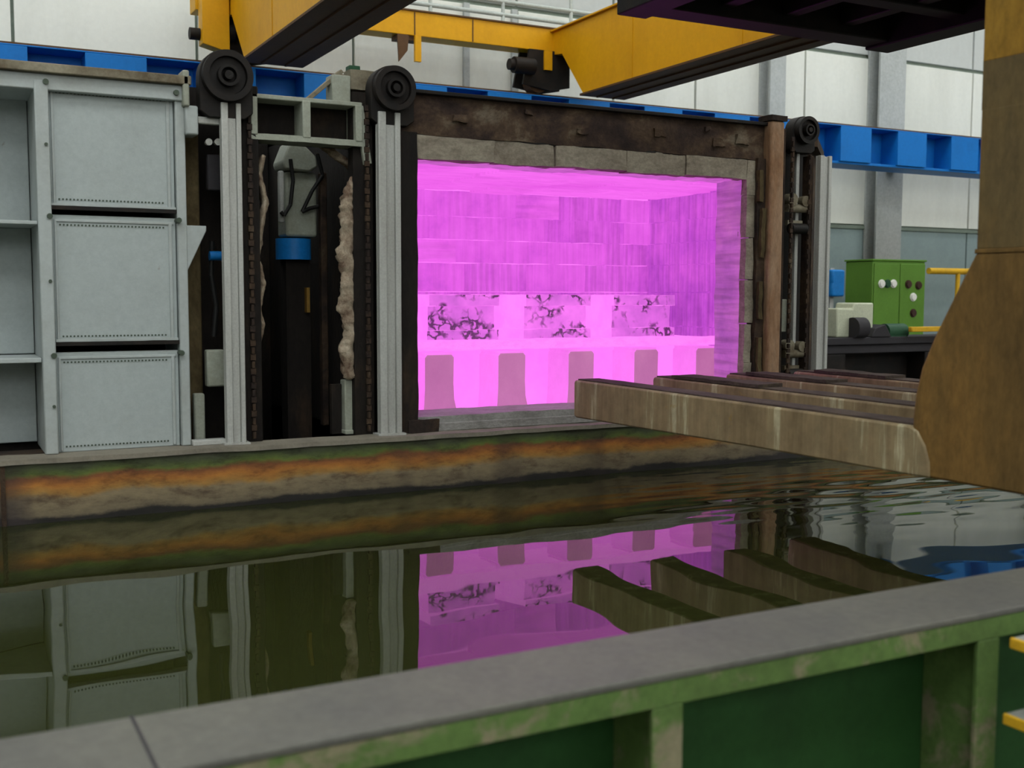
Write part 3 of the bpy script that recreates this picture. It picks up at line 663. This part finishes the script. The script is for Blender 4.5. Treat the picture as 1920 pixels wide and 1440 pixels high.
# ================================================================== wool packing + burner unit in the gap
def wool_strip(pts, width, Y, seed, label, parent, depth=.07):
    """torn fibre packing, ragged on both edges; pts in pixels of the front plane"""
    mb = MB(); P = []
    for (px, py, wpx) in pts: q = at_y(px, py, Y); P.append((q.x, q.z, wpx))
    rows = []
    N = 110
    for i in range(N+1):
        t = i/N*(len(P)-1); k = min(int(t), len(P)-2); u = t-k
        x = P[k][0]*(1-u)+P[k+1][0]*u; z = P[k][1]*(1-u)+P[k+1][1]*u; wd = P[k][2]*(1-u)+P[k+1][2]*u
        rows.append((x, z, wd*width))
    vs = []; fs = []; n = 12
    for i, (x, z, wd) in enumerate(rows):
        e = 1.0 if 0 < i < N else .3
        for j in range(n):
            a = 2*math.pi*j/n; d = noise.noise(Vector((x*9+math.cos(a)*1.2, z*11, seed+math.sin(a)*1.2)))
            d2 = noise.noise(Vector((math.cos(a)*2.5, z*34, seed*2+math.sin(a)*2.5))); r = (1+.55*d+.35*d2)*e
            vs.append((x+math.cos(a)*wd*r, Y+math.sin(a)*depth*.5*r, z))
    for i in range(N):
        for j in range(n): fs.append((i*n+j, i*n+(j+1) % n, (i+1)*n+(j+1) % n, (i+1)*n+j))
    fs.append(tuple(range(n))); fs.append(tuple(range(N*n, (N+1)*n))[::-1])
    mb.add(vs, fs); o = mb.build('fibre_packing', M['wool'], parent, angle=180)
    return tag(o, label)
wool_strip([(492,290,.7),(485,330,1),(497,380,1.2),(488,425,1),(482,480,1.1),(492,530,.9),(484,580,1),(490,610,.9),(482,660,.8),(474,705,.7)], .020, 7.24, 3.0, 'thin wavy strip of torn tan fibre packing beside the left chain guard', lf)
wool_strip([(668,330,.8),(660,360,1),(650,390,1.1),(656,430,1.2),(648,480,1.3),(655,530,1.1),(650,580,1.2),(660,620,1.1),(650,660,1.0),(655,712,.8)], .052, 7.24, 9.0, 'thick lumpy tan fibre packing hanging right in the dark gap', fu)
wool_strip([(540,272,.5),(575,262,.9),(610,275,1.0),(640,300,1.0),(672,325,.6)], .05, 7.40, 15.0, 'sagging tan fibre packing draped under the tie frame', tf, .08)
# closing plate of the gap and pale posts at its foot
gp = struct(MB().box(1.5, 2.67, 9.62, 9.7, 0, 3.2).build('wall_gap', M['gap_dark']))
bu = thing('burner_unit', 'grey burner blower with black hoses on a blue drum inside the dark gap', 'blower', (2.45, 7.95, 0))
BYY = 7.85
def bpx(px, py): return at_y(px, py, BYY)
c0 = bpx(522, 320); c1 = bpx(598, 445)
MB().box(c0.x+.05, c1.x-.01, BYY, BYY+.22, c1.z, c0.z).build('housing', M['pale_steel'], bu, .02)
d0 = bpx(525, 305); d1 = bpx(592, 265)
MB().prism([(d0.x, d0.z), (d0.x+.02, d0.z-.05), (d0.x+.20, d0.z-.06), (d1.x, d0.z-.02), (d1.x-.01, d0.z+.05), (d0.x+.16, d1.z-.03), (d0.x+.06, d1.z-.02)], 1, BYY-.05, BYY+.2).build('hood', M['pale_steel'], bu, .015)
MB().box(c0.x, c0.x+.035, BYY-.02, BYY+.03, c1.z+.10, c0.z).build('pipe_riser', M['grey_steel'], bu, .01)
g0 = bpx(525, 446); g1 = bpx(590, 487)
MB().cyl(((g0.x+g1.x)/2, BYY+.1, g1.z), ((g0.x+g1.x)/2, BYY+.1, g0.z), (g1.x-g0.x)/2, n=28).build('blue_drum', M['blue_box'], bu)
hp = [bpx(540, 300), bpx(545, 340), bpx(540, 385), bpx(528, 405), bpx(522, 398)]; MB().tube([tuple(p-Vector((0,.06,0))) for p in hp], .014).build('hose', M['cable_black'], bu)
hp = [bpx(590, 290), bpx(600, 330), bpx(580, 360), bpx(562, 398), bpx(575, 392), bpx(592, 388)]; MB().tube([tuple(p-Vector((0,.06,0))) for p in hp], .014).build('hose', M['cable_black'], bu)
h0 = bpx(560, 490); MB().box(h0.x-.08, h0.x+.1, BYY+.05, BYY+.2, 0, g1.z).build('pedestal', M['gap_dark'], bu)
MB().box(c1.x+.0, c1.x+.05, BYY-.05, BYY+.02, .93, c0.z).build('duct', M['dark_rust'], bu, .01)
h1 = bpx(578, 560); MB().box(h1.x-.012, h1.x+.012, BYY-.0, BYY+.05, h1.z-.10, h1.z+.08).build('gas_pipe', M['mast_yellow'], bu)
pp = at_y(655, 770, 7.3)
fo = thing('pale_stub_post', 'short pale steel post standing at the foot of the gap', 'post', (pp.x, 7.3, .93))
MB().box(pp.x-.045, pp.x+.045, 7.26, 7.36, .93, at_y(655, 712, 7.3).z).build('post_shaft', M['pale_steel'], fo, .008)
MB().box(pp.x-.05, pp.x+.13, 7.24, 7.38, .93, .96).build('base_plate', M['pale_steel'], fo, .006)
MB().box(pp.x-.12, pp.x-.05, 7.32, 7.36, .93, at_y(655, 720, 7.3).z).build('side_plate', M['gap_dark'], fo)

# ================================================================== CHARGING MANIPULATOR
mn = thing('charging_manipulator', 'rusty charging fork hanging over the tank from a black overhead carriage', 'manipulator', (5, 4.3, 1.1))
def mast_profile():
    p = [(2.35, 2.075), (3.20, 2.075), (3.30, 1.90), (3.40, 1.72), (3.465, 1.58), (3.495, 1.46), (3.505, 1.36)]
    p += [(3.505, 1.10), (2.35, 1.10)]
    return p
mast0 = None
for k, X in enumerate((3.86, 4.505, 5.15, 5.79)):
    if mast0 is None:
        mast = MB().prism(mast_profile(), 0, X, X+.19).build('mast_foot', M['fork_rust'], mn, .012)
        up = MB().box(X+.002, X+.188, 2.35, 3.20, 2.085, 2.66).build('mast_column', M['mast_band'], mast, .008)
        uy = MB().box(X+.002, X+.188, 2.35, 3.20, 2.85, 3.6).build('mast_head', M['mast_yellow'], mast, .004)
        um = MB().box(X+.003, X+.187, 2.35, 3.199, 2.655, 2.855).build('mast_splice', M['mast_band'], mast)
        we = MB().box(X-.003, X+.193, 2.35, 3.205, 2.070, 2.09).build('weld', M['fork_rust'], mast, .004)
        # tine with a worn, slightly tapering tip
        prof = [(3.395, 1.10), (3.40, 1.17), (3.425, 1.24), (3.47, 1.30), (3.515, 1.32), (6.40, 1.32), (6.41, 1.30), (6.41, 1.08), (6.38, 1.068), (4.6, 1.092)]
        ti = MB().prism(prof, 0, X-.008, X+.185).build('tine', M['tine'], mast, .010)
        tp = MB().rough(X+.02, X+.185, 3.48, 6.40, 1.318, 1.328, .08, .003, 6, 3).build('scale_skin', M['tine_top'], ti)
        mast0, X0 = mast, X
    else:
        def cp(o, par, off=(0,0,0)):
            c = o.copy(); COL.objects.link(c); c.parent = par; c.location = Vector(o.location)+Vector(off)
            for ch in o.children: cp(ch, c)
            return c
        nm = cp(mast0, mn, (X-X0, 0, 0))
        # the far tines are longer than wide and carry a second bar of scale at the tip
        MB().rough(X+.0, X+.19, 5.2+.1*k, 6.2, 1.325, 1.347, .06, .006, 7, k*2.2).build('scale_plate', M['tine_top'], nm)
ca = MB()
ca.box(3.80, 4.02, 2.3, 5.85, 3.6, 3.95); ca.box(5.86, 6.08, 2.3, 5.85, 3.6, 3.95)
ca.box(4.02, 5.86, 5.63, 5.85, 3.62, 3.95); ca.box(4.02, 5.86, 2.3, 2.6, 3.62, 3.95)
cao = ca.build('carriage_frame', M['black_steel'], mn, .01)
for y in (3.4, 4.3, 5.0): MB().box(4.02, 5.86, y, y+.14, 3.66, 3.92).build('cross_beam', M['black_steel'], mn, .008)
for x in (4.42, 4.92, 5.42): MB().box(x, x+.1, 2.6, 5.63, 3.68, 3.92).build('long_beam', M['black_steel'], mn, .008)
MB().box(3.80, 6.08, 2.3, 5.85, 3.95, 3.98).build('deck_plate', M['black_steel'], mn)
MB().box(4.6, 5.3, 3.9, 4.6, 3.98, 4.50).build('lift_column', M['crane_yellow'], mn, .01)

# ================================================================== FAR CORNER
gc = thing('control_cabinet', 'green control cabinet with round lamps standing against the far wall', 'cabinet', (14.3, 13.6, 0))
CY = 13.2
k0 = at_y(1637, 489, CY); k1 = at_y(1735, 492, CY)
side = at_x(1586, 488, k0.x); CD = min(side.y, HY1-.35)
zt = k0.z
MB().box(k0.x, k1.x, CY, CD, .1, zt).build('body', M['cab_green'], gc, .015)
MB().box(k0.x, k1.x, CY+.02, CD-.02, 0, .1).build('plinth', M['machine_dark'], gc)
MB().box(k0.x-.02, k1.x+.02, CY-.02, CD+.02, zt, zt+.03).build('top_cover', M['cab_green'], gc, .008)
xm = (k0.x+k1.x)/2
for a, b in ((k0.x+.02, xm-.008), (xm+.008, k1.x-.02)):
    d = MB().box(a, b, CY-.025, CY, .2, zt-.04).build('door', M['cab_green'], gc, .008)
for px, py, mt in ((1653, 532, 'lamp_white'), (1675, 532, 'lamp_white'), (1664, 532, 'dark_green'), (1703, 533, 'lamp_dark'), (1722, 535, 'lamp_dark'), (1712, 557, 'lamp_white'), (1712, 587, 'lamp_dark')):
    p = at_y(px, py, CY-.03); q = MB(); q.cyl((p.x, CY-.06, p.z), (p.x, CY-.02, p.z), .055, n=16); q.ring((p.x, CY-.03, p.z), (0,1,0), .07, .05, .02, 16)
    q.build('signal_lamp', M[mt], gc)
# machine tool in front of the cabinet
lt = thing('lathe', 'dark lathe bed with a cream headstock in front of the green cabinet', 'machine', (11.6, 11.25, 0))
LY = 11.0
a = at_y(1550, 640, LY); b = at_y(1760, 645, LY); z = at_y(1640, 632, LY).z
MB().box(a.x-.4, b.x+.6, LY, LY+.5, z-.10, z).build('bed_way', M['machine_dark'], lt, .012)
MB().box(a.x-.4, b.x+.6, LY+.05, LY+.45, z-.22, z-.10).build('bed', M['machine_dark'], lt, .012)
for x in (a.x-.3, b.x-.2): MB().box(x, x+.7, LY+.05, LY+.45, 0, z-.22).build('pedestal', M['black_steel'], lt, .02)
MB().box(a.x+.3, b.x-.1, LY+.38, LY+.44, .0, z-.22).build('chip_guard', M['black_steel'], lt)
h0 = at_y(1568, 575, LY+.1); h1 = at_y(1635, 612, LY+.1)
MB().prism([(h0.x, z), (h0.x, h0.z-.02), (h0.x+.28, h0.z-.03), (h0.x+.30, h0.z+.05), (h1.x, h0.z+.05), (h1.x, z)], 1, LY+.08, LY+.42).build('headstock', M['cream'], lt, .02)
h2 = at_y(1605, 612, LY); MB().cyl((h2.x-.05, LY+.02, h2.z-.02), (h2.x+.15, LY+.02, h2.z-.02), .14, n=22).build('chuck', M['machine_dark'], lt)
h3 = at_y(1650, 618, LY); s = MB(); s.prism([(h3.x-.18, z), (h3.x-.10, z+.12), (h3.x+.08, z+.17), (h3.x+.16, z+.06), (h3.x+.2, z)], 1, LY-.02, LY+.4); s.build('saddle', M['machine_dark'], lt, .01)
h4 = at_y(1688, 622, LY); s = MB(); s.cyl((h4.x-.18, LY+.12, h4.z), (h4.x+.18, LY+.12, h4.z), .11, n=20); s.cyl((h4.x-.24, LY+.12, h4.z), (h4.x-.18, LY+.12, h4.z), .06); s.box(h4.x-.15, h4.x+.15, LY+.02, LY+.22, z, h4.z-.05); s.build('motor', M['dark_green'], lt)
h5 = at_y(1706, 617, LY-.1); h6 = at_y(1760, 617, LY-.1); MB().box(h5.x, h6.x+.3, LY-.14, LY-.07, h5.z-.04, h5.z+.03).build('guard_bar', M['safety_yellow'], lt, .01)
MB().box(h6.x+.1, h6.x+.16, LY-.13, LY-.02, z-.1, h5.z-.04).build('guard_post', M['safety_yellow'], lt)
MB().box(h6.x+.1, h6.x+.16, LY-.04, LY+.05, z-.1, z-.04).build('guard_clamp', M['safety_yellow'], lt)
# blue wall box and orange barrier
wbx = thing('blue_wall_box', 'small blue twin box fixed to a grey pole behind the furnace post', 'box', (at_y(1569,530,13.2).x, 13.2, 0))
p = at_y(1569, 520, 13.2); q = at_y(1569, 542, 13.2)
for c in (p, q): MB().box(p.x-.15, p.x+.12, 13.14, 13.3, c.z-.12, c.z+.12).build('socket_box', M['blue_box'], wbx, .03)
MB().box(p.x-.04, p.x+.04, 13.3, 13.38, 0, p.z+.15).build('pole', M['column_grey'], wbx); MB().box(p.x-.15, p.x+.15, 13.2, 13.45, 0, .03).build('pole_foot', M['column_grey'], wbx)
br = thing('safety_barrier', 'orange safety barrier rail beside the green cabinet', 'barrier', (16.5, 13.6, 0))
p = at_y(1739, 508, 13.6); q = at_y(1840, 510, 13.6)
MB().tube([(p.x+.03, 13.6, p.z), (q.x+.8, 13.6, p.z)], .055).build('top_rail', M['safety_yellow'], br)
for x in (p.x+.75, q.x+.5): MB().tube([(x, 13.6, 0), (x, 13.6, p.z)], .04).build('post', M['safety_yellow'], br)
MB().tube([(p.x+.75, 13.6, p.z*.5), (q.x+.5, 13.6, p.z*.5)], .04).build('mid_rail', M['safety_yellow'], br)

# ================================================================== STEEP STEPS at the tank
st = thing('tank_steps', 'steep steel steps with yellow nosings at the near side of the tank', 'steps', (3.1, 1.9, 0))
t0 = at_y(1893, 1196, 2.2); t1 = at_y(1880, 1338, 2.2)
dz = t0.z-t1.z; dx = t0.x-t1.x
for k in range(-2, 3):
    x = t1.x+dx*k; z = t1.z+dz*k
    if z < .05 or k > 1: continue
    tr_ = MB().box(x+.012, x+.26, 1.55, 2.2, z-.03, z).build('tread', M['tread_grey'], st, .003)
    MB().box(x, x+.014, 1.55, 2.2, z-.032, z+.001).build('nosing', M['safety_yellow'], tr_, .003)
for y in (1.56, 2.12):
    MB().prism([(t1.x+.08-dx*2, 0), (t1.x+.20-dx*2, 0), (t1.x+.26+dx*1.6, t1.z+dz*1.25), (t1.x+.16+dx*1.6, t1.z+dz*1.25)], 1, y, y+.03).build('stringer', M['safety_yellow'], st, .003)
